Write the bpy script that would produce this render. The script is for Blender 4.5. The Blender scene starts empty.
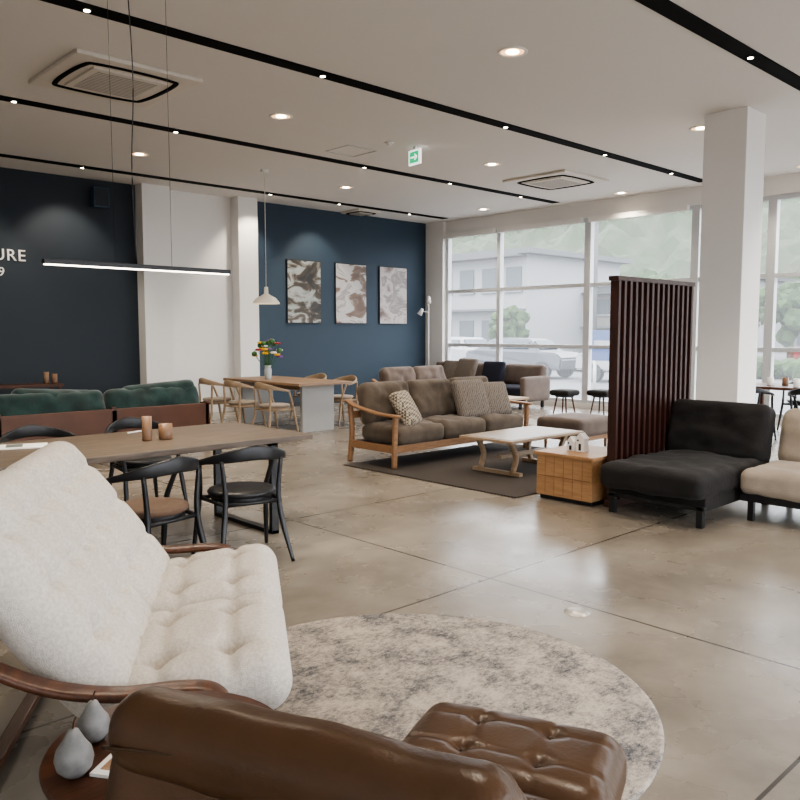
import bpy, bmesh, math, random
from mathutils import Vector, Matrix, Euler, noise
random.seed(4)
R=math.radians
scene=bpy.context.scene
H=4.0; YN=13.1; XE=13.28; XW=-3.0; YS=-3.5

# ------------------------------------------------------------ materials
def mat(name,col,rough=.6,metal=0,var=0,vscale=8,bump=0,bscale=200,emit=None,es=0,col2=None,stretch=None,sheen=0,coat=0,spec=None,detail=4):
    m=bpy.data.materials.new(name); m.use_nodes=True
    nt=m.node_tree; N=nt.nodes; L=nt.links; p=N['Principled BSDF']
    p.inputs['Base Color'].default_value=(*col,1); p.inputs['Roughness'].default_value=rough
    p.inputs['Metallic'].default_value=metal
    if sheen: p.inputs['Sheen Weight'].default_value=sheen
    if coat: p.inputs['Coat Weight'].default_value=coat; p.inputs['Coat Roughness'].default_value=.2
    if spec is not None: p.inputs['Specular IOR Level'].default_value=spec
    if emit: p.inputs['Emission Color'].default_value=(*emit,1); p.inputs['Emission Strength'].default_value=es
    tc=N.new('ShaderNodeTexCoord'); mp=N.new('ShaderNodeMapping'); L.new(tc.outputs['Object'],mp.inputs['Vector'])
    if stretch: mp.inputs['Scale'].default_value=stretch
    if var or col2:
        n=N.new('ShaderNodeTexNoise'); n.inputs['Scale'].default_value=vscale; n.inputs['Detail'].default_value=detail
        L.new(mp.outputs[0],n.inputs['Vector'])
        r=N.new('ShaderNodeValToRGB'); L.new(n.outputs['Fac'],r.inputs['Fac'])
        c1=col; c2=col2 if col2 else tuple(max(0,c*(1-var)) for c in col)
        r.color_ramp.elements[0].position=.35; r.color_ramp.elements[1].position=.65
        r.color_ramp.elements[0].color=(*c2,1); r.color_ramp.elements[1].color=(*c1,1)
        L.new(r.outputs['Color'],p.inputs['Base Color'])
    if bump:
        n2=N.new('ShaderNodeTexNoise'); n2.inputs['Scale'].default_value=bscale; n2.inputs['Detail'].default_value=3
        L.new(mp.outputs[0],n2.inputs['Vector'])
        b=N.new('ShaderNodeBump'); b.inputs['Strength'].default_value=bump; b.inputs['Distance'].default_value=.01
        L.new(n2.outputs['Fac'],b.inputs['Height']); L.new(b.outputs['Normal'],p.inputs['Normal'])
    return m
def wood(name,c1,c2,rough=.45,axis='x',scale=6):
    st={'x':(1,9,9),'y':(9,1,9),'z':(9,9,1)}[axis]
    return mat(name,c1,rough,col2=c2,vscale=scale,stretch=st,bump=.08,bscale=30,detail=6)

M_ceil=mat('ceiling_paint',(.735,.705,.665),.9)
M_white=mat('white_paint',(.83,.81,.78),.85)
M_grey=mat('grey_paint',(.55,.54,.53),.85)
M_dark=mat('charcoal_wall_paint',(.021,.030,.041),.7,bump=.05,bscale=120)
M_blue=mat('blue_wall_paint',(.026,.048,.074),.65,bump=.05,bscale=120)
M_black=mat('black_metal',(.011,.011,.012),.45)
M_blkwood=mat('black_wood',(.012,.012,.014),.4,var=.3,vscale=20)
M_strip=mat('black_channel',(.006,.006,.006),.8,spec=.1)
M_alu=mat('window_frame_paint',(.60,.61,.62),.5)
M_walnut=wood('walnut',(.105,.040,.019),(.057,.022,.011),.35)
M_oak=wood('oak',(.34,.19,.10),(.25,.135,.068),.45)
M_oakd=wood('oak_table_wood',(.36,.24,.15),(.28,.18,.11),.45)
M_oakl=wood('light_oak',(.42,.31,.21),(.34,.245,.16),.5)
M_cherry=wood('cherry_box',(.41,.235,.115),(.33,.18,.085),.45,'y')
M_top=wood('dark_table_wood',(.145,.108,.078),(.078,.057,.042),.45,'x',5)
M_slat=wood('dark_red_slat',(.055,.020,.014),(.032,.012,.010),.4,'z')
M_linen=mat('cream_linen',(.65,.59,.52),.95,var=.2,vscale=90,bump=.35,bscale=300,sheen=.15)
M_leather=mat('brown_leather',(.078,.038,.017),.33,var=.22,vscale=5,bump=.10,bscale=90)
M_leatherp=mat('leather_piping',(.05,.026,.012),.4)
M_green=mat('green_velvet',(.007,.038,.034),.8,var=.5,vscale=6,bump=.3,bscale=20,sheen=.3)
M_brownpanel=mat('brown_leather_panel',(.12,.050,.028),.5,var=.2,vscale=4)
M_taupe=mat('taupe_fabric',(.13,.10,.074),.95,var=.3,vscale=7,bump=.3,bscale=60,sheen=.12)
M_taupe2=mat('warm_grey_fabric',(.165,.128,.11),.95,var=.2,vscale=7,bump=.3,bscale=60,sheen=.12)
M_blackfab=mat('black_fabric',(.012,.010,.009),.9,var=.4,vscale=7,bump=.35,bscale=30,sheen=.04)
M_beigefab=mat('beige_fabric',(.35,.29,.23),.95,var=.15,vscale=8,bump=.3,bscale=90,sheen=.15)
M_navy=mat('navy_fabric',(.010,.012,.026),.9,bump=.2,bscale=60)
M_seatbrown=mat('brown_seat_fabric',(.13,.08,.052),.85,var=.2,vscale=30,bump=.2)
M_ceramic=mat('grey_ceramic',(.26,.255,.25),.5,var=.3,vscale=30)
M_paper=mat('paper',(.85,.83,.8),.8)
M_redp=mat('orange_print',(.65,.12,.03),.7)
M_gold=mat('downlight_reflector',(.85,.55,.28),.3,.5,emit=(1,.55,.25),es=1.2)
M_glow=mat('lamp_glow',(1,1,1),.5,emit=(1,.85,.65),es=14)
M_tube=mat('linear_glow',(1,1,1),.5,emit=(1,.88,.74),es=5)
M_copper=mat('wood_cup',(.22,.125,.07),.4,var=.2,vscale=20)
M_dkrug=mat('dark_rug_pile',(.07,.056,.047),.98,var=.45,vscale=70,bump=.4,bscale=180)
M_exit=mat('exit_green',(.0,.30,.12),.5,emit=(0,.6,.25),es=.6)
M_exitw=mat('exit_white',(.9,.9,.9),.5,emit=(1,1,1),es=.8)
M_lightpanel=mat('pale_panel',(.42,.42,.41),.6)
M_cream=mat('cream_enamel',(.85,.79,.68),.35)

def pattern(name,c1,c2,scale=30,kind='check'):
    m=mat(name,c1,.95); nt=m.node_tree;N=nt.nodes;L=nt.links;p=N['Principled BSDF']
    tc=N.new('ShaderNodeTexCoord'); mp=N.new('ShaderNodeMapping'); mp.inputs['Rotation'].default_value=(R(30),R(20),R(45))
    L.new(tc.outputs['Object'],mp.inputs['Vector'])
    if kind=='check':
        t=N.new('ShaderNodeTexChecker'); t.inputs['Scale'].default_value=scale
        t.inputs['Color1'].default_value=(*c1,1); t.inputs['Color2'].default_value=(*c2,1)
        L.new(mp.outputs[0],t.inputs['Vector']); L.new(t.outputs['Color'],p.inputs['Base Color'])
    else:
        t=N.new('ShaderNodeTexWave'); t.inputs['Scale'].default_value=scale; t.inputs['Distortion'].default_value=6
        t.inputs['Detail'].default_value=3; t.inputs['Detail Scale'].default_value=2
        r=N.new('ShaderNodeValToRGB')
        r.color_ramp.elements[0].color=(*c2,1); r.color_ramp.elements[1].color=(*c1,1); r.color_ramp.elements[1].position=.5
        L.new(mp.outputs[0],t.inputs['Vector']); L.new(t.outputs['Fac'],r.inputs['Fac']); L.new(r.outputs['Color'],p.inputs['Base Color'])
    return m
M_pat=pattern('patterned_pillow',(.46,.40,.31),(.12,.09,.065),38)
M_pat2=pattern('striped_pillow',(.22,.19,.16),(.105,.083,.07),14,'wave')
def photo_print(name,stops,scale,seed,dist=1.0):
    m=mat(name,stops[0][1],.5); nt=m.node_tree;N=nt.nodes;L=nt.links;p=N['Principled BSDF']
    tc=N.new('ShaderNodeTexCoord'); mp=N.new('ShaderNodeMapping'); mp.inputs['Location'].default_value=(seed,seed*.3,seed*.7); mp.inputs['Rotation'].default_value=(0,R(30),0)
    mp.inputs['Scale'].default_value=(1,1,1.5)
    L.new(tc.outputs['Object'],mp.inputs['Vector'])
    n=N.new('ShaderNodeTexNoise'); n.inputs['Scale'].default_value=scale; n.inputs['Detail'].default_value=3; n.inputs['Distortion'].default_value=dist
    L.new(mp.outputs[0],n.inputs['Vector']); r=N.new('ShaderNodeValToRGB'); e=r.color_ramp.elements
    e[0].position=stops[0][0]; e[0].color=(*stops[0][1],1); e[1].position=stops[-1][0]; e[1].color=(*stops[-1][1],1)
    for q,c in stops[1:-1]: x=e.new(q); x.color=(*c,1)
    L.new(n.outputs['Fac'],r.inputs['Fac']); L.new(r.outputs['Color'],p.inputs['Base Color']); return m
M_art1=photo_print('print_dark_photo',[(.38,(.02,.018,.015)),(.47,(.06,.045,.03)),(.50,(.14,.11,.08)),(.53,(.26,.29,.27)),(.60,(.38,.39,.37)),(.66,(.09,.07,.05))],2.2,3.1)
M_art2=photo_print('print_pale_photo',[(.36,(.13,.08,.055)),(.44,(.22,.15,.11)),(.47,(.46,.43,.41)),(.58,(.52,.50,.48)),(.62,(.30,.27,.25)),(.68,(.48,.46,.44))],1.9,8.4)
M_art3=photo_print('print_rose_photo',[(.34,(.15,.11,.09)),(.43,(.30,.24,.22)),(.48,(.43,.37,.35)),(.57,(.50,.46,.44)),(.64,(.24,.21,.20)),(.7,(.4,.36,.34))],2.1,5.7)
M_artg=mat('print_grey',(.24,.27,.255),.5,var=.5,vscale=6)

# floor concrete with saw-cut joints
def floor_mat():
    m=mat('polished_concrete',(.4,.35,.3),.3); nt=m.node_tree;N=nt.nodes;L=nt.links;p=N['Principled BSDF']
    g=N.new('ShaderNodeNewGeometry')
    def nz(sc,de,ro,di=0):
        n=N.new('ShaderNodeTexNoise'); n.inputs['Scale'].default_value=sc; n.inputs['Detail'].default_value=de; n.inputs['Roughness'].default_value=ro; n.inputs['Distortion'].default_value=di
        L.new(g.outputs['Position'],n.inputs['Vector']); return n
    n1=nz(1.0,10,.66,.25)
    r=N.new('ShaderNodeValToRGB'); e=r.color_ramp.elements
    e[0].position=.28; e[0].color=(.140,.120,.096,1); e[1].position=.74; e[1].color=(.355,.315,.262,1)
    x=r.color_ramp.elements.new(.5); x.color=(.245,.213,.174,1)
    L.new(n1.outputs['Fac'],r.inputs['Fac'])
    sx=N.new('ShaderNodeSeparateXYZ'); L.new(g.outputs['Position'],sx.inputs[0])
    def joint(sock,off,sp):
        a=N.new('ShaderNodeMath');a.operation='SUBTRACT';L.new(sock,a.inputs[0]);a.inputs[1].default_value=off-sp/2
        b=N.new('ShaderNodeMath');b.operation='DIVIDE';L.new(a.outputs[0],b.inputs[0]);b.inputs[1].default_value=sp
        c=N.new('ShaderNodeMath');c.operation='FRACT';L.new(b.outputs[0],c.inputs[0])
        d=N.new('ShaderNodeMath');d.operation='SUBTRACT';L.new(c.outputs[0],d.inputs[0]);d.inputs[1].default_value=.5
        f=N.new('ShaderNodeMath');f.operation='ABSOLUTE';L.new(d.outputs[0],f.inputs[0])
        h=N.new('ShaderNodeMath');h.operation='LESS_THAN';L.new(f.outputs[0],h.inputs[0]);h.inputs[1].default_value=.0075/sp
        return h
    j1=joint(sx.outputs['X'],3.64,4.16); j2=joint(sx.outputs['Y'],3.05,2.08)
    mx=N.new('ShaderNodeMath');mx.operation='MAXIMUM';L.new(j1.outputs[0],mx.inputs[0]);L.new(j2.outputs[0],mx.inputs[1])
    mix=N.new('ShaderNodeMix');mix.data_type='RGBA';L.new(mx.outputs[0],mix.inputs[0]);L.new(r.outputs['Color'],mix.inputs[6]);mix.inputs[7].default_value=(.045,.038,.03,1)
    L.new(mix.outputs[2],p.inputs['Base Color'])
    n2=nz(1.3,6,.55)
    mr=N.new('ShaderNodeMapRange'); mr.inputs[1].default_value=.3; mr.inputs[2].default_value=.7; mr.inputs[3].default_value=.19; mr.inputs[4].default_value=.36
    L.new(n2.outputs['Fac'],mr.inputs[0]); L.new(mr.outputs[0],p.inputs['Roughness'])
    n3=nz(1.8,6,.55); b=N.new('ShaderNodeBump'); b.inputs['Strength'].default_value=.12; b.inputs['Distance'].default_value=.02
    L.new(n3.outputs['Fac'],b.inputs['Height']); L.new(b.outputs['Normal'],p.inputs['Normal'])
    return m
def rug_mat():
    m=mat('distressed_rug',(.5,.45,.4),.98); nt=m.node_tree;N=nt.nodes;L=nt.links;p=N['Principled BSDF']
    tc=N.new('ShaderNodeTexCoord')
    def nz(sc,de,ro,di=0,st=None):
        n=N.new('ShaderNodeTexNoise'); n.inputs['Scale'].default_value=sc; n.inputs['Detail'].default_value=de; n.inputs['Roughness'].default_value=ro; n.inputs['Distortion'].default_value=di
        if st:
            mp=N.new('ShaderNodeMapping');mp.inputs['Scale'].default_value=st;L.new(tc.outputs['Object'],mp.inputs[0]);L.new(mp.outputs[0],n.inputs['Vector'])
        else: L.new(tc.outputs['Object'],n.inputs['Vector'])
        return n
    n1=nz(30,12,.92,0,(1,1.7,1)); n2=nz(4.5,6,.7)
    r=N.new('ShaderNodeValToRGB'); e=r.color_ramp.elements
    e[0].position=.40; e[0].color=(.06,.06,.068,1); e[1].position=.60; e[1].color=(.47,.405,.34,1)
    x=e.new(.47); x.color=(.19,.175,.165,1); x=e.new(.53); x.color=(.34,.295,.25,1)
    ad=N.new('ShaderNodeMath');ad.operation='MULTIPLY_ADD';L.new(n2.outputs['Fac'],ad.inputs[0]);ad.inputs[1].default_value=.55;L.new(n1.outputs['Fac'],ad.inputs[2])
    sb=N.new('ShaderNodeMath');sb.operation='SUBTRACT';L.new(ad.outputs[0],sb.inputs[0]);sb.inputs[1].default_value=.258
    L.new(sb.outputs[0],r.inputs['Fac']); L.new(r.outputs['Color'],p.inputs['Base Color'])
    b=N.new('ShaderNodeBump');b.inputs['Strength'].default_value=.3;b.inputs['Distance'].default_value=.01;L.new(n1.outputs['Fac'],b.inputs['Height']);L.new(b.outputs['Normal'],p.inputs['Normal'])
    return m
M_floor=floor_mat(); M_rug=rug_mat()
def glass_mat():
    m=bpy.data.materials.new('hazy_window_glass');m.use_nodes=True;nt=m.node_tree;N=nt.nodes;L=nt.links
    N.remove(N['Principled BSDF']);o=N['Material Output']
    t=N.new('ShaderNodeBsdfTransparent');t.inputs[0].default_value=(.97,.98,1,1)
    tr=N.new('ShaderNodeBsdfTranslucent');tr.inputs[0].default_value=(.9,.92,.95,1)
    mx=N.new('ShaderNodeMixShader');mx.inputs[0].default_value=.05
    L.new(t.outputs[0],mx.inputs[1]);L.new(tr.outputs[0],mx.inputs[2]);L.new(mx.outputs[0],o.inputs[0])
    return m
M_glass=glass_mat()

# ------------------------------------------------------------ mesh builder
def catmull(pts,n=8,closed=False):
    P=[Vector(p) for p in pts]; out=[]
    m=len(P); rng=m if closed else m-1
    for i in range(rng):
        p0=P[(i-1)%m] if (closed or i>0) else P[0]*2-P[1]
        p1=P[i%m];p2=P[(i+1)%m]
        p3=P[(i+2)%m] if (closed or i+2<m) else P[-1]*2-P[-2]
        for k in range(n):
            t=k/n
            out.append(.5*((2*p1)+(p2-p0)*t+(2*p0-5*p1+4*p2-p3)*t*t+(3*p1-p0-3*p2+p3)*t**3))
    if not closed: out.append(P[-1].copy())
    return out
class O:
    def __init__(s,name): s.name=name; s.bm=bmesh.new(); s.mats=[]
    def add(s,b,m,M=None,smooth=False):
        if m not in s.mats: s.mats.append(m)
        i=s.mats.index(m)
        for f in b.faces: f.material_index=i; f.smooth=smooth
        if M is not None: b.transform(M)
        me=bpy.data.meshes.new('t'); b.to_mesh(me); b.free(); s.bm.from_mesh(me); bpy.data.meshes.remove(me)
    def T(s,c,rot): return Matrix.Translation(c)@Euler([R(a) for a in rot]).to_matrix().to_4x4()
    def box(s,c,size,m,rot=(0,0,0),bev=.004,seg=2):
        b=bmesh.new(); bmesh.ops.create_cube(b,size=1); bmesh.ops.scale(b,vec=size,verts=b.verts)
        if bev: bmesh.ops.bevel(b,geom=list(b.edges),offset=min(bev,min(size)*.45),segments=seg,affect='EDGES',profile=.7)
        s.add(b,m,s.T(c,rot))
    def bb(s,x0,x1,y0,y1,z0,z1,m,bev=.004): s.box(((x0+x1)/2,(y0+y1)/2,(z0+z1)/2),(x1-x0,y1-y0,z1-z0),m,bev=bev)
    def cyl(s,c,r,h,m,r2=None,rot=(0,0,0),seg=32,bev=0):
        b=bmesh.new(); bmesh.ops.create_cone(b,cap_ends=True,segments=seg,radius1=r,radius2=r if r2 is None else r2,depth=h)
        if bev:
            ed=[e for e in b.edges if abs(e.verts[0].co.z-e.verts[1].co.z)<1e-5]
            bmesh.ops.bevel(b,geom=ed,offset=bev,segments=3,affect='EDGES')
        s.add(b,m,s.T(c,rot),False)
    def rod(s,p0,p1,r0,r1,m,seg=14):
        p0=Vector(p0);p1=Vector(p1);d=p1-p0
        b=bmesh.new(); bmesh.ops.create_cone(b,cap_ends=True,segments=seg,radius1=r0,radius2=r1,depth=d.length)
        q=d.to_track_quat('Z','Y').to_matrix().to_4x4()
        s.add(b,m,Matrix.Translation((p0+p1)/2)@q,True)
    def cushion(s,c,size,m,rot=(0,0,0),r=.05,puff=.02,tufts=(),td=.02,ts=.04,n=14,crease=0,cw=.03,bend=0,wr=0):
        b=bmesh.new(); bmesh.ops.create_cube(b,size=2); bmesh.ops.subdivide_edges(b,edges=list(b.edges),cuts=n,use_grid_fill=True)
        hx,hy,hz=[a/2 for a in size]; r=min(r,hz*.98)
        ph=random.random()*10
        for v in b.verts:
            u,w,t=v.co
            f=lambda a: math.sin(a*math.pi/2)*.35+a*.65
            p=Vector((f(u)*hx,f(w)*hy,f(t)*hz))
            q=Vector((max(-(hx-r),min(hx-r,p.x)),max(-(hy-r),min(hy-r,p.y)),max(-(hz-r),min(hz-r,p.z))))
            d=p-q
            if d.length>1e-6:
                k=max(abs(d.x),abs(d.y),abs(d.z)); d=d.normalized()*k
            p=q+d
            e=(1-(p.x/hx)**2)*(1-(p.y/hy)**2); e=max(e,0)**.7
            sg=p.z/hz
            p.z+=sg*puff*e
            for (tx,ty) in tufts:
                dd=(p.x-tx)**2+(p.y-ty)**2
                p.z-=sg*td*math.exp(-dd/ts**2)
            if crease and tufts:
                for tx in set(t_[0] for t_ in tufts): p.z-=sg*crease*math.exp(-((p.x-tx)/cw)**2)*min(1,e*2+.3)
                for ty in set(t_[1] for t_ in tufts): p.z-=sg*crease*math.exp(-((p.y-ty)/cw)**2)*min(1,e*2+.3)
            if bend: p.z+=bend*(p.x/hx)**2
            if wr: p.z+=sg*wr*2.2*noise.noise(Vector((p.x*7+ph,p.y*7,ph)))+sg*wr*noise.noise(Vector((p.x*16+ph,p.y*9,ph)))
            v.co=p
        bmesh.ops.recalc_face_normals(b,faces=b.faces)
        s.add(b,m,s.T(c,rot),True)
    def sweep(s,pts,w,h,m,up=(0,0,1),n=8,scale=None,closed=False,M=None,round_=True):
        P=catmull(pts,n,closed); K=len(P); up=Vector(up)
        prof=[]
        ns=12
        for i in range(ns):
            a=2*math.pi*i/ns; e=.5 if round_ else .35
            ca,sa=math.cos(a),math.sin(a)
            prof.append((math.copysign(abs(ca)**e,ca)*w/2,math.copysign(abs(sa)**e,sa)*h/2))
        b=bmesh.new(); rings=[]
        for i,p in enumerate(P):
            if closed: t=P[(i+1)%K]-P[i-1]
            else: t=P[min(i+1,K-1)]-P[max(i-1,0)]
            t.normalize(); sd=t.cross(up)
            if sd.length<1e-4: sd=Vector((1,0,0))
            sd.normalize(); uu=sd.cross(t)
            sc=(1,1)
            if scale:
                k=i/(K-1)*(len(scale)-1); a=int(min(k,len(scale)-2)); fr=k-a
                sc=tuple(scale[a][j]*(1-fr)+scale[a+1][j]*fr for j in (0,1))
            rings.append([b.verts.new(p+sd*x*sc[0]+uu*y*sc[1]) for x,y in prof])
        for i in range(K if closed else K-1):
            A=rings[i];B=rings[(i+1)%K]
            for j in range(ns): b.faces.new((A[j],A[(j+1)%ns],B[(j+1)%ns],B[j]))
        if not closed: b.faces.new(rings[0]); b.faces.new(rings[-1][::-1])
        bmesh.ops.recalc_face_normals(b,faces=b.faces)
        s.add(b,m,M,True)
    def lathe(s,prof,m,c=(0,0,0),seg=28,rot=(0,0,0)):
        b=bmesh.new(); rings=[]
        for r,z in prof: rings.append([b.verts.new((max(r,.0005)*math.cos(2*math.pi*i/seg),max(r,.0005)*math.sin(2*math.pi*i/seg),z)) for i in range(seg)])
        for A,B in zip(rings,rings[1:]):
            for j in range(seg): b.faces.new((A[j],A[(j+1)%seg],B[(j+1)%seg],B[j]))
        bmesh.ops.recalc_face_normals(b,faces=b.faces)
        s.add(b,m,s.T(c,rot),True)
    def ball(s,c,r,m,sc=(1,1,1),sub=2):
        b=bmesh.new(); bmesh.ops.create_icosphere(b,subdivisions=sub,radius=r); bmesh.ops.scale(b,vec=sc,verts=b.verts)
        s.add(b,m,Matrix.Translation(c),True)
    def done(s,loc=(0,0,0),rz=0):
        me=bpy.data.meshes.new(s.name); s.bm.to_mesh(me); s.bm.free()
        for m in s.mats: me.materials.append(m)
        ob=bpy.data.objects.new(s.name,me); scene.collection.objects.link(ob)
        ob.location=loc; ob.rotation_euler=(0,0,R(rz)); return ob

# ------------------------------------------------------------ room shell
o=O('floor'); o.bb(XW,XE+.2,YS,YN+.2,-.15,0,M_floor,bev=0); o.done()
o=O('ceiling'); o.bb(XW-.2,XE+.3,YS-.2,YN+.2,H,H+.2,M_ceil,bev=0); o.done()
o=O('wall_north')
o.bb(XW-.2,6.2,YN,YN+.2,0,H,M_dark,0); o.bb(6.2,8.45,YN,YN+.2,0,H,M_white,0); o.bb(8.45,XE+.2,YN,YN+.2,0,H,M_blue,0); o.done()
o=O('wall_west'); o.bb(XW-.2,XW,YS-.2,YN,0,H,M_white,0); o.done()
o=O('wall_east')
o.bb(XE,XE+.2,YS,YN,3.7,H,M_white,0); o.bb(XE,XE+.2,12.55,YN,0,3.7,M_white,0); o.bb(XE,XE+.2,YS,12.55,0,.1,M_white,0); o.done()
o=O('wall_south'); o.bb(XW-.2,XE+.2,YS-.2,YS,3.4,H,M_white,0); o.bb(XW-.2,XW+.6,YS-.2,YS,0,3.4,M_white,0);o.bb(XE-.6,XE+.2,YS-.2,YS,0,3.4,M_white,0); o.done()
o=O('trim_1'); o.bb(6.15,6.66,YN-.26,YN,0,H,M_white,.005); o.done()
o=O('trim_2'); o.bb(8.02,8.44,YN-.26,YN,0,H,M_white,.005); o.done()
o=O('trim_3'); o.bb(13.20,XE,12.55,YN,0,H,M_white,.005); o.done()
o=O('baseboard_north')
o.bb(XW,6.15,YN-.015,YN,0,.08,M_black,0);o.bb(6.66,8.02,YN-.015,YN,0,.08,M_white,0);o.bb(8.44,13.20,YN-.015,YN,0,.08,M_black,0);o.done()
# windows
o=O('window_1')
for y in (12.52,11.0,8.78,6.6,5.3,4.36,2.2,0,-2.2,YS+.04):
    w=.14 if y in (8.78,6.6,5.3) else .09
    o.bb(XE+.02,XE+.14,y-w/2,y+w/2,.1,3.7,M_alu)
for z in (.13,1.21,2.415,3.66): o.bb(XE+.03,XE+.13,YS,12.55,z-.035,z+.035,M_alu)
o.bb(XE+.075,XE+.08,YS,12.55,.1,3.7,M_glass,0)
o.done()
o=O('window_2')
for i in range(8):
    x=XW+.6+i*(XE-XW-1.2)/7; o.bb(x-.04,x+.04,YS-.14,YS-.03,0,3.4,M_alu)
for z in (.04,1.2,2.4,3.36): o.bb(XW+.6,XE-.6,YS-.13,YS-.04,z-.03,z+.03,M_alu)
o.bb(XW+.6,XE-.6,YS-.085,YS-.08,0,3.4,M_glass,0)
o.done()
o=O('pillar'); o.bb(9.0,9.5,3.9,4.4,0,H,M_white,.008); o.bb(8.98,9.52,3.88,4.42,0,.08,M_grey); o.done()
for a,b_ in ((11.05,12.5),(8.86,10.95),(6.7,8.7)):
    o=O('roller_blind'); o.bb(XE-.10,XE-.01,a,b_,3.6,3.7,M_white); o.done()

# ceiling tracks (recessed black channels with small spots)
for k,y in enumerate((3.2,6.28,9.25,12.2)):
    o=O('ceiling_track'); w=.085
    o.bb(-1.5,12.9,y-w,y+w,H-.010,H-.0005,M_strip,0)
    xs=[2.2+k*.4,4.9,7.4+k*.3,9.9,11.8]
    for x in xs:
        o.cyl((x,y,H-.016),.034,.012,M_black); o.cyl((x,y,H-.024),.024,.004,M_glow)
    o.done()
    for x in xs[:4]:
        l=bpy.data.lights.new('track_spot','SPOT'); l.energy=75; l.spot_size=R(80); l.spot_blend=.6; l.color=(1,.88,.73); l.shadow_soft_size=.04
        ob=bpy.data.objects.new('track_spot_light',l); ob.location=(x,y,H-.05); scene.collection.objects.link(ob)
        if k==3: ob.rotation_euler=(R(28),0,0)
for (x,y) in ((2.0,1.4),(5.75,1.4),(9.5,1.4),(12.8,1.4),(2.2,4.62),(5.75,4.62),(9.53,4.7),(12.8,4.65),(2.1,7.8),(5.47,7.8),(9.28,7.82),(12.85,7.8),(1.9,10.8),(5.15,10.8),(8.9,10.78),(12.5,10.75)):
        o=O('ceiling_downlight')
        o.lathe([(.135,0),(.135,-.008),(.115,-.012),(.105,-.004)],M_white,(0,0,0))
        o.lathe([(.108,-.004),(.08,-.003),(.0,-.0025)],M_gold)
        o.cyl((0,0,-.006),.058,.004,M_glow)
        o.done((x,y,H-.001))
        l=bpy.data.lights.new('downlight','SPOT'); l.energy=115; l.spot_size=R(125); l.spot_blend=.8; l.color=(1,.87,.71); l.shadow_soft_size=.08
        ob=bpy.data.objects.new('downlight_lamp',l); ob.location=(x,y,H-.03); scene.collection.objects.link(ob)

# AC cassettes
M_ac=mat('ac_plastic',(.70,.65,.58),.5); M_acd=mat('ac_grille',(.36,.33,.29),.7)
def cassette(loc,s=1.24):
    o=O('air_conditioner_cassette'); h=s/2
    o.box((0,0,-.02),(s,s,.04),M_ac,bev=.015)
    q=h*.74
    o.sweep([(q,-q*.7,-.043),(q,q*.7,-.043),(q*.7,q,-.043),(-q*.7,q,-.043),(-q,q*.7,-.043),(-q,-q*.7,-.043),(-q*.7,-q,-.043),(q*.7,-q,-.043)],.05,.02,M_strip,closed=True,n=6)
    o.box((0,0,-.045),(q*1.6,q*1.6,.03),M_ac,bev=.012)
    for i in range(13):
        o.box((0,(-.5+i/12)*q*1.25,-.062),(q*1.3,.016,.006),M_acd,bev=0)
    o.done(loc)
cassette((3.50,7.82,H-.001)); cassette((11.0,7.9,H-.001)); cassette((10.9,12.72,H-.001),.6)
o=O('ceiling_access_hatch')
for a in (-1,1):
    o.box((a*.25,0,-.004),(.015,.5,.008),M_grey,bev=0); o.box((0,a*.25,-.004),(.5,.015,.008),M_grey,bev=0)
o.done((7.2,8.6,H))
o=O('smoke_detector'); o.cyl((0,0,-.01),.06,.02,M_white,bev=.004); o.cyl((0,0,-.03),.035,.03,M_white,bev=.008); o.done((7.25,7.88,H))
o=O('exit_sign'); o.box((0,0,-.02),(.03,.06,.04),M_white); o.box((0,0,-.14),(.03,.26,.20),M_exitw,bev=.006)
o.box((-.017,0,-.14),(.002,.20,.15),M_exit,bev=0)
o.box((-.0195,.02,-.14),(.002,.11,.022),M_exitw,bev=0)
o.box((-.0195,-.04,-.122),(.002,.065,.02),M_exitw,rot=(40,0,0),bev=0); o.box((-.0195,-.04,-.158),(.002,.065,.02),M_exitw,rot=(-40,0,0),bev=0)
o.done((7.67,7.82,H),-8)

# wall speaker and lettering
o=O('wall_speaker'); o.box((0,-.09,0),(.26,.16,.32),mat('speaker_blue',(.035,.065,.11),.5),bev=.02); o.box((0,-.175,0),(.22,.01,.28),M_dark,bev=.004); o.box((0,-.01,0),(.08,.03,.1),M_black); o.done((5.5,YN,3.7))
def lettering(txt,size,xr,z):
    c=bpy.data.curves.new('c','FONT'); c.body=txt; c.size=size; c.extrude=.008; c.align_x='RIGHT'; c.space_character=1.12
    ob=bpy.data.objects.new('tmp',c); scene.collection.objects.link(ob); bpy.context.view_layer.update()
    me=bpy.data.meshes.new_from_object(ob.evaluated_get(bpy.context.evaluated_depsgraph_get()))
    bpy.data.objects.remove(ob); me.materials.clear(); me.materials.append(M_white)
    w=bpy.data.objects.new('wall_lettering',me); w.location=(xr,YN-.01,z); w.rotation_euler=(R(90),0,0); scene.collection.objects.link(w)
lettering('FURNITURE',.25,4.33,2.60); lettering('SINCE 1969',.19,4.01,2.36)

# posters
for k,(x0,x1,ma) in enumerate(((9.26,10.11,M_art1),(10.49,11.35,M_art2),(11.73,12.57,M_art3))):
    o=O('framed_poster'); cx=(x0+x1)/2; w=x1-x0; hh=1.27
    o.box((0,-.015,0),(w,.03,hh),M_black,bev=.003); o.box((0,-.032,0),(w-.03,.004,hh-.03),ma,bev=0)
    o.done((cx,YN-.001,2.31))

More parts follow.
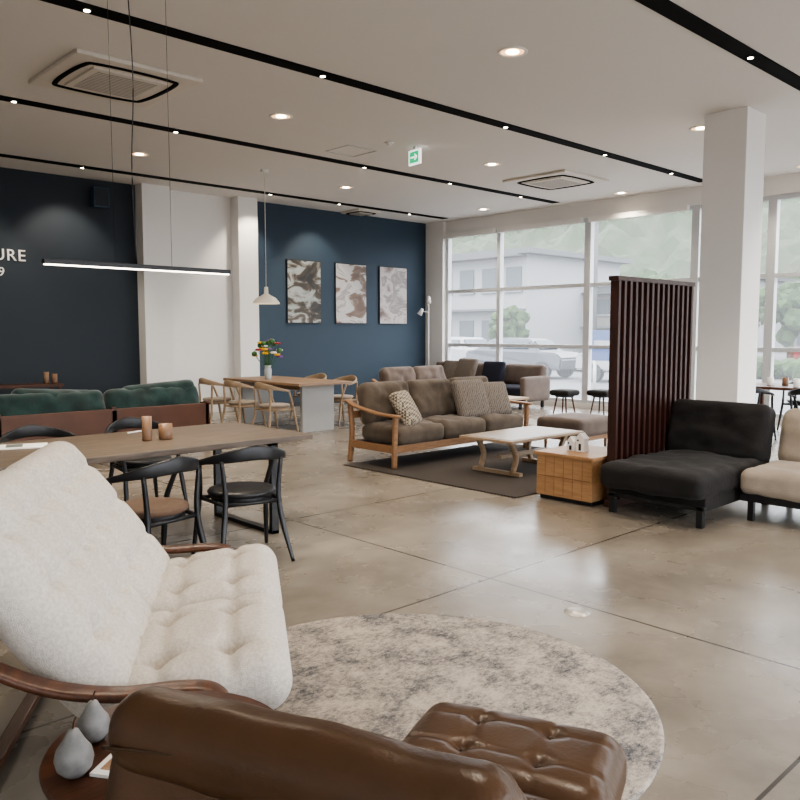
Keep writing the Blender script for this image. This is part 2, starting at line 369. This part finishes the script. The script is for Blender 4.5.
# ------------------------------------------------------------ cream lounge sofa
o=O('lounge_sofa')
for sx in (-.357,.357):
    o.cushion((sx,.01,.37),(.70,.60,.18),M_linen,rot=(8,0,0),r=.085,puff=.035,tufts=[(-.17,-.1),(.17,-.1),(-.17,.12),(.17,.12)],td=.055,ts=.045,n=50,crease=.018,cw=.022)
    tb=[(x,y) for x in (-.2,.0,.2) for y in (-.22,-.02,.18)]
    o.cushion((sx,-.46,.665),(.715,.80,.18),M_linen,rot=(-53,0,0),r=.085,puff=.035,tufts=tb,td=.05,ts=.042,n=56,crease=.016,cw=.020)
for sx in (-.77,.77):
    path=[(sx,-.86,.82),(sx,-.72,.71),(sx,-.55,.575),(sx,-.38,.49),(sx,-.2,.455),(sx,-.03,.458),(sx,.07,.445),(sx,.11,.39),(sx,.07,.32),(sx,-.05,.26),(sx,-.25,.17),(sx,-.5,.08),(sx,-.72,.03)]
    o.sweep(path,.075,.028,M_walnut,up=(0,.01,1),n=8)
    o.sweep([(sx,-.30,.30),(sx,-.05,.24),(sx,.15,.15),(sx,.28,.0)],.06,.03,M_walnut,up=(0,.5,1))
    o.sweep([(sx*.95,-.25,.22),(sx*.95,.0,.25),(sx*.95,.22,.27)],.05,.04,M_walnut)
o.box((0,.2,.24),(1.54,.06,.04),M_walnut); o.box((0,-.2,.21),(1.54,.06,.04),M_walnut); o.box((0,-.72,.64),(1.54,.05,.04),M_walnut,rot=(-52,0,0)); o.box((0,-.68,.03),(1.54,.05,.03),M_walnut)
o.box((0,-.0,.265),(1.40,.5,.02),M_blkwood,rot=(8,0,0)); 
o.done((1.487,2.683,.0125),-122.4)

# leather armchair (seen from behind)
o=O('leather_armchair')
o.cushion((0,-.29,.53),(.82,.50,.16),M_leather,rot=(76,0,0),r=.075,puff=.02,n=28,bend=.05,wr=.003)
o.cushion((0,-.315,.74),(.80,.15,.14),M_leather,rot=(-8,0,0),r=.065,puff=.012,n=24,wr=.003)
o.cushion((0,.03,.35),(.72,.54,.15),M_leather,rot=(3,0,0),r=.06,puff=.02,tufts=[(-.18,0),(.18,0)],n=20)
o.sweep([(-.37,-.395,.735),(-.2,-.385,.752),(0,-.38,.757),(.2,-.385,.752),(.37,-.395,.735)],.007,.007,M_leatherp)
o.box((0,.02,.26),(.70,.50,.05),M_walnut)
for sx in (-.33,.33):
    o.rod((sx,.24,.26),(sx,.27,0),.022,.014,M_walnut); o.rod((sx,-.22,.26),(sx,-.27,0),.022,.014,M_walnut)
o.done((1.07,1.205,0),-67.3)

o=O('leather_ottoman')
o.cushion((0,0,.325),(.58,.38,.17),M_leather,r=.07,puff=.012,tufts=[(-.1,-.07),(.1,-.07),(-.1,.08),(.1,.08)],td=.022,ts=.026,n=44,wr=.002,crease=.006,cw=.010)
for x in (-.1,.1):
    for y in (-.07,.08): o.ball((x,y,.398),.010,M_leatherp,(1,1,.5))
o.box((0,0,.225),(.46,.26,.04),M_walnut)
for sx in (-.2,.2):
    for sy in (-.1,.1): o.rod((sx,sy,.22),(sx*1.1,sy*1.15,0),.018,.012,M_walnut)
o.done((1.585,1.262,.013),-67.3)

# round side table + decor
o=O('round_side_table')
o.lathe([(0,.47),(.27,.47),(.288,.48),(.29,.49),(.285,.50),(0,.50)],M_walnut,seg=56)
for a in (30,150,270): o.rod((.1*math.cos(R(a)),.1*math.sin(R(a)),.47),(.2*math.cos(R(a)),.2*math.sin(R(a)),0),.018,.012,M_walnut)
o.done((.86,1.73,0))
def pear(loc,s,tilt=0):
    o=O('ceramic_pear')
    o.lathe([(0,0),(.026,.002),(.042,.02),(.047,.042),(.042,.065),(.028,.085),(.019,.102),(.013,.114),(0,.118)],M_ceramic,rot=(tilt,0,0))
    o.sweep([(0,0,.114),(.002,0,.13),(.008,0,.145)],.004,.004,M_walnut)
    ob=o.done(loc); ob.scale=(s,s,s)
pear((.640,1.752,.50),.92); pear((.735,1.875,.50),.85)
o=O('magazine'); o.box((0,0,.004),(.12,.17,.008),M_paper,bev=.001); o.box((0,.055,.0085),(.10,.03,.001),M_redp,bev=0); o.box((0,.02,.0085),(.09,.02,.001),M_black,bev=0); o.box((0,-.04,.0085),(.09,.05,.001),M_oak,bev=0)
o.done((.765,1.72,.50),-55)

# round rug
o=O('round_rug'); o.lathe([(0,.012),(.985,.012),(1.0,.008),(1.0,0)],M_rug,seg=96); o.done((2.137,2.233,.0))
o=O('floor_outlet_cap'); o.lathe([(0,.014),(.045,.014),(.055,.009),(.065,.004),(.07,0)],mat('brushed_cap',(.55,.52,.48),.35,.6)); o.done((3.53,2.35,0))

# ------------------------------------------------------------ dark dining set
o=O('dining_table')
o.bb(1.1,3.56,4.72,5.82,.70,.74,M_top,.006)
for x in (1.45,3.30):
    for y in (4.86,5.66): o.bb(x-.03,x+.03,y-.02,y+.02,0,.70,M_black)
    o.bb(x-.03,x+.03,4.84,5.68,0,.03,M_black); o.bb(x-.03,x+.03,4.84,5.68,.66,.70,M_black)
o.bb(1.45,3.30,5.24,5.28,.62,.66,M_black)
o.done()
def arm_chair(name,loc,rz,mf,ms,hi=.735,lo=.64):
    o=O(name)
    o.lathe([(0,.425),(.19,.425),(.215,.435),(.225,.452),(.215,.468),(.18,.474),(0,.468)],ms,seg=36)
    o.cyl((0,0,.415),.2,.03,mf)
    pts=[]
    for i in range(13):
        a=R(165+ i*17.5)
        t=abs(i-6)/6
        pts.append((.285*math.cos(a),.26*math.sin(a)-.0,hi-(hi-lo)*t**1.3))
    o.sweep(pts,.022,.085,mf,n=4,scale=[(1.6,.35),(1.2,.5),(1,.9),(1,1.15),(1,.9),(1.2,.5),(1.6,.35)])
    for sx in (-1,1):
        o.sweep([(sx*.265,.24,0),(sx*.245,.19,.25),(sx*.235,.15,.45),(sx*.26,.07,lo+.01)],.03,.03,mf,scale=[(.7,.7),(1.1,1.1),(1,1),(.8,.8)],up=(0,1,.01))
        o.sweep([(sx*.245,-.28,0),(sx*.20,-.22,.25),(sx*.18,-.2,.45),(sx*.2,-.20,hi-.05)],.03,.03,mf,scale=[(.7,.7),(1.1,1.1),(1,1),(.8,.8)],up=(0,1,.01))
        o.rod((sx*.235,.15,.40),(sx*.18,-.2,.40),.013,.013,mf)
    o.rod((-.235,.15,.40),(.235,.15,.40),.013,.013,mf); o.rod((-.18,-.2,.40),(.18,-.2,.40),.013,.013,mf)
    o.done((loc[0],loc[1],0),rz)
arm_chair('dining_chair',(2.12,4.42),12,M_blkwood,M_seatbrown)
arm_chair('dining_chair',(2.80,4.50),-12,M_blkwood,M_blkwood)
arm_chair('dining_chair',(2.1,6.15),180,M_blkwood,M_seatbrown)
arm_chair('dining_chair',(2.9,6.15),180,M_blkwood,M_blkwood)
def cup(name,loc,r,h,m):
    o=O(name); o.lathe([(0,0),(r*.9,0),(r,.01),(r,h),(r*.88,h),(r*.86,.02),(0,.015)],m); o.done(loc)
cup('wooden_cup',(2.49,5.22,.74),.034,.17,M_copper); cup('wooden_cup',(2.62,5.20,.74),.048,.11,M_copper)
o=O('brochure'); o.box((0,0,.004),(.21,.30,.008),M_paper,bev=.001); o.box((.01,.05,.0085),(.15,.1,.001),M_artg,bev=0); o.done((1.75,5.5,.74),70)
o=O('pen'); o.rod((-.07,0,.006),(.07,0,.006),.005,.005,M_paper); o.rod((.07,0,.006),(.085,0,.006),.005,.001,M_black); o.done((2.62,5.7,.74),20)

# green sofa seen from behind
o=O('green_sofa')
o.bb(2.6,5.15,0,.05,.14,.60,M_brownpanel,.02)
for x in (2.63,3.9,5.12): o.bb(x-.03,x+.03,.0,.06,0,.62,M_walnut)
o.bb(2.6,5.15,.05,.85,.16,.26,M_walnut,.01)
for sx in (2.62,5.13):
    o.sweep([(sx,-.02,.60),(sx,.3,.58),(sx,.85,.56)],.06,.035,M_walnut); o.bb(sx-.025,sx+.025,.8,.86,0,.56,M_walnut)
for i in range(2):
    cx=3.26+i*1.24
    o.cushion((cx,.22,.60),(1.22,.44,.20),M_green,rot=(70,0,0),r=.08,puff=.035,n=22,wr=.014)
    o.cushion((cx,.48,.34),(1.2,.72,.18),M_green,r=.06,puff=.03,n=16,wr=.005)
o.cushion((3.3,.26,.70),(.9,.30,.16),M_green,rot=(75,4,0),r=.07,puff=.03,n=18,wr=.014)
o.cushion((4.6,.26,.72),(.95,.30,.16),M_green,rot=(75,-3,0),r=.07,puff=.03,n=18,wr=.014)
o.done((0,9.0,0))
o=O('console_table'); o.bb(3.2,4.4,11.9,12.3,.70,.74,M_walnut)
for x in (3.25,4.35):
    for y in (11.94,12.26): o.bb(x-.02,x+.02,y-.02,y+.02,0,.70,M_walnut)
o.done()
for (x,h) in ((4.22,.17),(4.34,.14)): cup('wooden_bottle',(x,12.1,.74),.04,h,M_copper)

# far oak dining set
o=O('oak_dining_table')
o.bb(6.78,7.78,9.3,11.4,.71,.75,M_oakd,.006)
o.bb(6.98,7.58,9.5,9.56,0,.71,M_lightpanel); o.bb(6.98,7.58,11.14,11.2,0,.71,M_lightpanel); o.bb(7.24,7.32,9.56,11.14,.6,.71,M_oakd)
o.done()
for (x,y,a) in ((6.45,9.45,-90),(6.4,10.2,-85),(6.4,10.95,-90),(8.1,10.0,90),(8.1,10.8,90)):
    arm_chair('oak_chair',(x,y),a,M_oakl,M_beigefab,.75,.66)
o=O('flower_vase'); mv=mat('clear_vase',(.55,.6,.6),.15,spec=.8)
o.lathe([(0,0),(.05,0),(.055,.05),(.06,.14),(.05,.2),(.06,.22),(.05,.22),(.045,.19),(.05,.13),(0,.02)],mv)
fl=[mat('flower_yellow',(.8,.5,.03),.7),mat('flower_red',(.5,.06,.08),.7),mat('flower_purple',(.25,.08,.38),.7),mat('flower_white',(.85,.82,.78),.7)]
gl=mat('leaf_green',(.05,.15,.04),.6)
for i in range(28):
    a=random.random()*6.28; rr=random.uniform(.02,.22); z=.52-rr*.6+random.uniform(-.06,.16)
    p=Vector((rr*math.cos(a),rr*math.sin(a),z)); o.rod((0,0,.1),p,.004,.003,gl,6)
    if i%3==2: o.ball(p,.055,gl,(1,.5,.8),1)
    else:
        m=fl[(0,2,0,3,1,2)[(i//2)%6]]
        o.ball(p,.022,fl[0],sub=1)
        for k in range(6):
            b=2*math.pi*k/6; o.ball(p+Vector((.032*math.cos(b),.032*math.sin(b),.0)),.026,m,(1,1,.7),1)
o.done((7.12,10.6,.75))

# ------------------------------------------------------------ grey sofa group
def wood_sofa(name,x0,x1,y0,y1,fab,n=3,wd=M_oak):
    o=O(name)
    for x in (x0+.04,x1-.04):
        o.sweep([(x,y0+.05,0.0),(x,y0+.04,.3),(x,y0+.03,.56)],.06,.05,wd,up=(0,1,.01)); o.sweep([(x,y1-.02,0),(x,y1-.06,.35),(x,y1-.03,.66)],.06,.05,wd,up=(0,1,.01))
        o.sweep([(x,y0-.02,.575),(x,y0+.3,.585),(x,y1-.15,.64),(x,y1+.02,.70)],.085,.032,wd)
        o.bb(x-.025,x+.025,y0+.03,y1-.04,.17,.25,wd)
    o.bb(x0+.04,x1-.04,y0+.03,y0+.07,.17,.25,wd); o.bb(x0+.04,x1-.04,y1-.1,y1-.06,.17,.25,wd); o.bb(x0+.04,x1-.04,y1-.06,y1-.02,.5,.58,wd)
    o.bb(x0+.08,x1-.08,y0+.06,y1-.08,.22,.25,M_black)
    w=(x1-x0-.18)/n
    for i in range(n):
        cx=x0+.09+w*(i+.5)
        o.cushion((cx,(y0+y1)/2-.06,.345),(w-.006,y1-y0-.14,.20),fab,r=.07,puff=.03,n=18,wr=.010)
        o.cushion((cx,y1-.17,.66),(w-.01,.50,.21),fab,rot=(74,0,0),r=.09,puff=.035,n=22,wr=.016)
    return o
o=wood_sofa('wood_frame_sofa',5.76,8.15,6.18,7.0,M_taupe)
ob=o.done(); ob.location.z=.013
def pillow(name,loc,size,m,rot):
    o=O(name); o.cushion((0,0,0),(size,size,.11),m,r=.05,puff=.03,n=16); ob=o.done(loc); ob.rotation_euler=[R(a) for a in rot]; return ob
pillow('throw_pillow',(6.18,6.44,.63),.44,M_pat,(60,0,28))
pillow('throw_pillow',(7.35,6.50,.67),.50,M_pat2,(68,0,-6))
pillow('throw_pillow',(7.72,6.45,.65),.46,M_pat2,(66,0,-14))
o=O('dark_area_rug'); o.bb(5.6,8.3,4.4,6.85,0,.012,M_dkrug,.004)
for i in range(60): o.box((5.59,4.42+i*.041,.006),(.03,.008,.006),M_dkrug,bev=0)
o.done()
# coffee table
o=O('coffee_table')
o.bb(6.22,7.5,4.95,5.66,.37,.40,M_oakl,.008)
M_ct=wood('pale_table_top',(.38,.31,.245),(.31,.25,.195),.35); o.bb(6.26,7.46,4.99,5.62,.398,.404,M_ct,0)
for y in (5.08,5.52):
    o.sweep([(6.36,y,.37),(6.46,y,.2),(6.40,y,.03)],.05,.05,M_oakl,round_=False,n=3,up=(0,1,0)); o.sweep([(7.34,y,.37),(7.24,y,.2),(7.30,y,.03)],.05,.05,M_oakl,round_=False,n=3,up=(0,1,0))
for x in (6.42,7.28): o.bb(x-.03,x+.03,4.98,5.62,.012,.05,M_oakl)
o.bb(6.45,7.25,5.27,5.33,.16,.2,M_oakl)
o.done((0,0,.001))
o=O('fabric_ottoman'); o.cushion((0,0,.29),(.8,.72,.22),M_taupe2,r=.06,puff=.02,n=16); o.box((0,0,.15),(.7,.62,.06),M_oak)
for a in (-.3,.3):
    for b_ in (-.26,.26): o.rod((a,b_,.14),(a,b_,0),.022,.018,M_oak)
o.done((8.75,5.9,0))
# storage box table
o=O('wooden_storage_box')
o.bb(5.77,6.40,3.72,4.30,.04,.40,M_cherry,.006); o.bb(5.75,6.42,3.70,4.32,.40,.43,M_cherry,.006)
o.bb(5.80,6.38,3.74,4.28,0,.04,M_black)
M_gr=mat('box_groove',(.2,.1,.045),.6)
for k in range(1,6): o.bb(5.768,5.773,3.72+k*.097-.001,3.72+k*.097+.001,.05,.39,M_gr,0)
o.bb(5.766,5.773,3.74,4.28,.215,.219,M_gr,0)
o.done()
o=O('ceramic_house_ornament')
for (x,w,h) in ((0,.09,.12),(.1,.07,.08)):
    o.box((0,x,h/2),(.07,w,h),M_white,bev=.003)
    b=bmesh.new(); 
    vs=[b.verts.new(c) for c in ((-.04,x-w/2-.005,h),(-.04,x+w/2+.005,h),(-.04,x,h+.05),(.04,x-w/2-.005,h),(.04,x+w/2+.005,h),(.04,x,h+.05))]
    for f in ((0,2,1),(3,4,5),(0,1,4,3),(1,2,5,4),(2,0,3,5)): b.faces.new([vs[i] for i in f])
    bmesh.ops.recalc_face_normals(b,faces=b.faces); o.add(b,M_white)
    o.box((-.036,x,h*.35),(.002,.025,h*.5),M_black,bev=0); o.box((-.036,x+.02,h*.85),(.002,.015,.015),M_black,bev=0)
o.done((6.02,3.99,.43))
# slat screen
o=O('slatted_room_divider')
n=15
for i in range(n):
    x=5.91+i*(7.23-5.91-.035)/(n-1); o.bb(x,x+.035,3.585,3.665,.05,1.93,M_slat,.003)
o.bb(5.89,7.25,3.58,3.675,1.93,1.97,M_slat); o.bb(5.89,7.25,3.58,3.675,.0,.06,M_slat)
o.bb(5.91,7.23,3.655,3.665,.06,1.93,M_slat,0)
o.done()
# chaise
o=O('chaise_sofa')
o.box((0,0,.19),(1.30,.84,.12),M_blackfab,bev=.02)
o.cushion((-.12,0,.325),(1.34,.88,.20),M_blackfab,r=.06,puff=.02,n=24,wr=.010)
o.cushion((.47,0,.62),(.52,.88,.24),M_blackfab,rot=(0,-76,0),r=.07,puff=.025,n=22,wr=.012)
for x in (-.64,.58):
    for y in (-.38,.38): o.box((x,y,.085),(.05,.05,.17),M_black)
o.box((-.64,0,.15),(.05,.84,.03),M_black)
o.done((6.41,3.13,0))
# beige sofa
o=O('beige_sofa')
o.box((0,0,.19),(.92,1.74,.06),M_blkwood,bev=.01)
for i in range(2):
    y=-.44+i*.88; o.cushion((-.03,y,.315),(.92,.87,.20),M_beigefab,r=.06,puff=.02,n=18,wr=.006)
    o.cushion((.34,y,.60),(.50,.85,.24),M_beigefab,rot=(0,-76,0),r=.09,puff=.03,n=18,wr=.01)
for x in (-.40,.40):
    for y in (-.8,.8): o.box((x,y,.08),(.045,.045,.16),M_black)
o.done((6.70,1.785,0))

# distant sofas
o=wood_sofa('low_back_sofa',8.75,10.4,9.1,9.95,M_taupe2,2,M_oak); o.done()
o=O('window_sofa')   # faces -X
o.box((12.55,10.9,.2),(.85,3.0,.12),M_taupe2,bev=.02)
for i in range(3):
    y=9.9+i*1.0; o.cushion((12.45,y,.34),(.8,.98,.18),M_navy if i==0 else M_taupe2,r=.06,puff=.02,n=12)
    o.cushion((12.85,y,.62),(.46,.97,.2),M_taupe2,rot=(0,-78,0),r=.08,puff=.03,n=14)
o.cushion((12.5,9.38,.40),(.85,.14,.46),M_taupe2,r=.05,puff=.01,n=12)
for x in (12.2,12.9):
    for y in (9.5,12.3): o.box((x,y,.07),(.05,.05,.14),M_black)
o.done()
pillow('throw_pillow',(12.5,10.45,.66),.5,M_navy,(70,0,-80))
pillow('throw_pillow',(12.45,11.15,.68),.55,M_pat2,(70,0,-95)); pillow('throw_pillow',(12.5,11.6,.66),.48,M_pat2,(70,0,-85))
o=O('low_oak_table'); o.bb(11.1,11.75,8.95,9.7,.26,.30,M_oakl)
for x in (11.15,11.7):
    for y in (9.0,9.65): o.bb(x-.025,x+.025,y-.025,y+.025,0,.26,M_oakl)
o.done()
for (x,y) in ((12.15,8.45),(12.6,7.95)):
    o=O('round_stool'); o.cushion((0,0,.39),(.42,.42,.10),M_blackfab,r=.05,puff=.01,n=12); o.cyl((0,0,.33),.17,.03,M_black)
    for a in (45,135,225,315): o.rod((.13*math.cos(R(a)),.13*math.sin(R(a)),.34),(.2*math.cos(R(a)),.2*math.sin(R(a)),0),.018,.012,M_walnut)
    o.done((x,y,0))
# window dining set, right
o=O('window_dining_table'); o.bb(11.4,12.3,3.4,5.0,.69,.73,M_walnut,.005)
for x in (11.47,12.23):
    for y in (3.47,4.93): o.bb(x-.03,x+.03,y-.03,y+.03,0,.69,M_walnut)
o.done()
for (x,y,a) in ((11.05,4.6,-90),(11.05,3.8,-90),(12.7,4.5,90),(11.85,5.35,180)): arm_chair('window_dining_chair',(x,y),a,M_blkwood,M_blkwood)
for i,(x,y) in enumerate(((11.7,4.6),(11.85,4.45),(11.6,4.2))): cup('small_jar',(x,y,.73),.045,.12,M_copper if i%2 else M_paper)
o=O('floor_lamp'); o.cyl((0,0,.01),.14,.02,M_white); o.rod((0,0,0),(0,0,2.3),.012,.012,M_white)
for z,s in ((2.22,1),(1.95,-1)): 
    o.rod((0,0,z),(-.12,-.12*s,z+.02),.01,.01,M_white); o.rod((-.10,-.10*s,z+.08),(-.15,-.15*s,z-.06),.03,.06,M_white)
o.done((12.95,12.75,0))

# pendant lamps
o=O('linear_pendant_lamp')
o.box((2.49,0,1.945),(1.34,.05,.03),M_black,bev=.003); o.box((2.49,0,1.927),(1.32,.04,.008),M_tube,bev=0)
for x in (2.29,2.70): o.rod((x,0,1.95),(x,0,H-.02),.0015,.0015,M_black,6)
o.sweep([(2.44,0,1.96),(2.425,0,2.6),(2.45,0,3.2),(2.42,0,H-.02)],.007,.007,M_black)
o.box((2.49,0,H-.025),(.5,.06,.03),M_white)
o.done((0,5.2,0))
l=bpy.data.lights.new('linear','AREA'); l.shape='RECTANGLE'; l.size=1.3;l.size_y=.04;l.energy=14;l.color=(1,.88,.72)
ob=bpy.data.objects.new('linear_pendant_light',l);ob.location=(2.49,5.2,1.915);scene.collection.objects.link(ob)
o=O('pendant_lamp')
o.lathe([(.21,0),(.20,.03),(.15,.09),(.075,.13),(.035,.16),(.03,.26),(0,.27)],M_cream); o.lathe([(.205,.001),(.195,.03),(.145,.085),(.07,.12),(0,.12)],M_cream)
o.ball((0,0,.06),.045,M_glow); o.rod((0,0,.26),(0,0,H-1.94),.005,.005,M_cream,8); o.cyl((0,0,H-1.94-.02),.06,.04,M_white)
o.done((7.04,10.5,1.94))

# ------------------------------------------------------------ exterior
M_road=mat('asphalt',(.12,.12,.125),.9,var=.15,vscale=.5); M_bldg=mat('building_white',(.24,.245,.25),.8); M_bldg2=mat('building_beige',(.18,.165,.15),.8); M_gl=mat('building_windows',(.05,.065,.08),.5)
M_hill=mat('hillside_foliage',(.035,.058,.024),.9,col2=(.06,.07,.04),vscale=.35); M_red=mat('red_car_paint',(.22,.015,.015),.3); M_wcar=mat('white_car_paint',(.28,.28,.29),.3); M_scar=mat('silver_car_paint',(.07,.075,.085),.3); M_roof=mat('roof_grey',(.085,.088,.09),.8)
M_hedge=mat('hedge_foliage',(.045,.085,.022),.9,col2=(.018,.038,.011),vscale=3)
o=O('street_ground'); 
b=bmesh.new(); bmesh.ops.create_grid(b,x_segments=1,y_segments=1,size=150); o.add(b,M_road,Matrix.Translation((60,20,-.2))); o.done()
def building(loc,sx,sy,h,m,floors,rz=0):
    o=O('building'); o.box((0,0,h/2),(sx,sy,h),m,bev=0); o.box((0,0,h+.15),(sx+1.2,sy+1.2,.3),M_roof,bev=0)
    for f in range(floors):
        z=(f+.55)*h/floors; k=int(sy//1.8)
        for i in range(k):
            y=-sy/2+(i+.5)*sy/k; o.box((-sx/2-.03,y,z),(.08,sy/k*.62,h/floors*.45),M_gl,bev=0); o.box((-sx/2-.08,y,z-.24*h/floors),(.14,sy/k*.7,.08),M_bldg,bev=0)
        o.box((-sx/2-.5,0,(f+1)*h/floors-.1),(1.0,sy,.12),M_roof,bev=0)
    o.done((loc[0],loc[1],-.2),rz)
building((42,34,0),10,11,6.2,M_bldg,2); building((48,25.5,0),9,6.5,4.2,M_bldg2,2); building((36,47,0),8,12,8,M_bldg2,3); building((72,32,0),10,9,6,M_bldg,2); building((72,8,0),10,16,6,M_bldg,2); building((47,14.0,0),8,4,3.0,M_bldg2,1)
o=O('hillside'); b=bmesh.new(); bmesh.ops.create_grid(b,x_segments=70,y_segments=150,size=1)
for v in b.verts:
    x=v.co.x*40; y=v.co.y*120
    h=(1-(v.co.x)**2)*(24+10*noise.noise(Vector((y*.03,0,3)))); h+=2.5*noise.noise(Vector((x*.2,y*.2,0)))+1.8*noise.noise(Vector((x*.7,y*.7,5)))
    v.co=(x,y,max(h,-2))
o.add(b,M_hill,None,False); o.done((125,45,-.2))
def tree(loc,h):
    o=O('street_tree'); o.rod((0,0,0),(0,0,h*.5),.15,.1,M_walnut)
    for i in range(34):
        b=bmesh.new(); bmesh.ops.create_icosphere(b,subdivisions=2,radius=h*random.uniform(.07,.13))
        for v in b.verts: v.co*=1+.5*noise.noise(v.co*4+Vector((i,0,0)))
        s=Vector((random.gauss(0,1),random.gauss(0,1),random.gauss(0,1))).normalized()*h*random.uniform(.05,.30)
        o.add(b,M_hedge,Matrix.Translation((s.x,s.y,h*.65+s.z)))
    o.done((loc[0],loc[1],-.2))
tree((36,19.5,0),5.2); tree((40,17.6,0),4.2); tree((40,10.6,0),4.6); tree((60,41,0),7); tree((35,13.0,0),4.0); tree((52,10.5,0),6); tree((52,18.5,0),5.6); tree((33,26.5,0),3.4)
o=O('street_hedge')
for i in range(60):
    b=bmesh.new(); bmesh.ops.create_icosphere(b,subdivisions=2,radius=random.uniform(.35,.55))
    for v in b.verts: v.co*=1+.4*noise.noise(v.co*5+Vector((i,0,0)))
    o.add(b,M_hedge,Matrix.Translation((random.uniform(-.3,.3),i*.42,.35)))
o.done((29.5,4,-.2))
def car(loc,rz,m):
    o=O('parked_car'); b=bmesh.new()
    prof=[(-2.1,.35),(-2.15,.75),(-1.9,.95),(-1.2,1.0),(-.7,1.45),(.9,1.48),(1.6,1.05),(2.1,.95),(2.15,.4)]
    A=[b.verts.new((x,-.85 if z<1.1 else -.65,z)) for x,z in prof];B=[b.verts.new((x,.85 if z<1.1 else .65,z)) for x,z in prof]
    b.faces.new(A);b.faces.new(B[::-1])
    for i in range(len(prof)): j=(i+1)%len(prof); b.faces.new((A[i],B[i],B[j],A[j]))
    bmesh.ops.recalc_face_normals(b,faces=b.faces); bmesh.ops.bevel(b,geom=list(b.edges),offset=.06,segments=2,affect='EDGES'); o.add(b,m)
    for s_ in (-1,1):
        o.box((.1,s_*.76,1.22),(1.7,.12,.30),M_gl,rot=(s_*22,0,0),bev=.03)
        for x in (-1.35,1.35): o.cyl((x,s_*.8,.32),.32,.22,M_black,rot=(90,0,0)); o.cyl((x,s_*.92,.32),.18,.02,M_scar,rot=(90,0,0))
    o.box((-1.0,0,1.22),(.08,1.2,.4),M_gl,rot=(0,45,0),bev=0); o.box((1.3,0,1.25),(.08,1.2,.38),M_gl,rot=(0,-55,0),bev=0)
    o.done((loc[0],loc[1],-.2),rz)
car((26,23.5,0),80,M_wcar); car((24,18.6,0),95,M_scar); car((24,13.6,0),88,M_wcar); car((37,13.2-1.6,0),60,M_red)
o=O('street_signboard'); o.box((0,0,1.3),(.1,1.6,.9),mat('sign_blue',(.02,.05,.16),.5)); o.rod((0,-.6,0),(0,-.6,1),.05,.05,M_grey); o.rod((0,.6,0),(0,.6,1),.05,.05,M_grey); o.box((-.06,0,1.35),(.01,1.2,.2),M_bldg,bev=0); o.done((20.5,12.6,-.2))
o=O('utility_pole'); o.rod((0,0,0),(0,0,9),.16,.12,M_roof); o.box((0,0,8),(.1,2,.12),M_roof); o.box((0,0,7.2),(.1,1.6,.1),M_roof); o.done((34,22,-.2))

# ------------------------------------------------------------ world + portals
w=bpy.data.worlds.new('World'); scene.world=w; w.use_nodes=True; nt=w.node_tree; bg=nt.nodes['Background']
bg.inputs[0].default_value=(.96,.98,1.0,1); bg.inputs[1].default_value=5.6
def portal(loc,rot,sx,sy):
    l=bpy.data.lights.new('portal','AREA'); l.shape='RECTANGLE'; l.size=sx; l.size_y=sy; l.cycles.is_portal=True
    ob=bpy.data.objects.new('window_portal',l); ob.location=loc; ob.rotation_euler=[R(a) for a in rot]; scene.collection.objects.link(ob)
portal((XE+.3,(YS+12.55)/2,1.9),(90,0,90),12.55-YS,3.6)
portal(((XW+XE)/2,YS-.3,1.7),(90,0,0),XE-XW-1.2,3.4)

# ------------------------------------------------------------ camera
cam=bpy.data.cameras.new('camera'); cam.sensor_width=36; cam.lens=36*790/800; cam.clip_end=500
co=bpy.data.objects.new('camera',cam); co.location=(0,0,1.5); co.rotation_euler=(R(90-4.92),0,R(46.62-90)); scene.collection.objects.link(co); scene.camera=co
scene.view_settings.view_transform='AgX'
scene.view_settings.look='AgX - Medium High Contrast'
scene.view_settings.exposure=.58
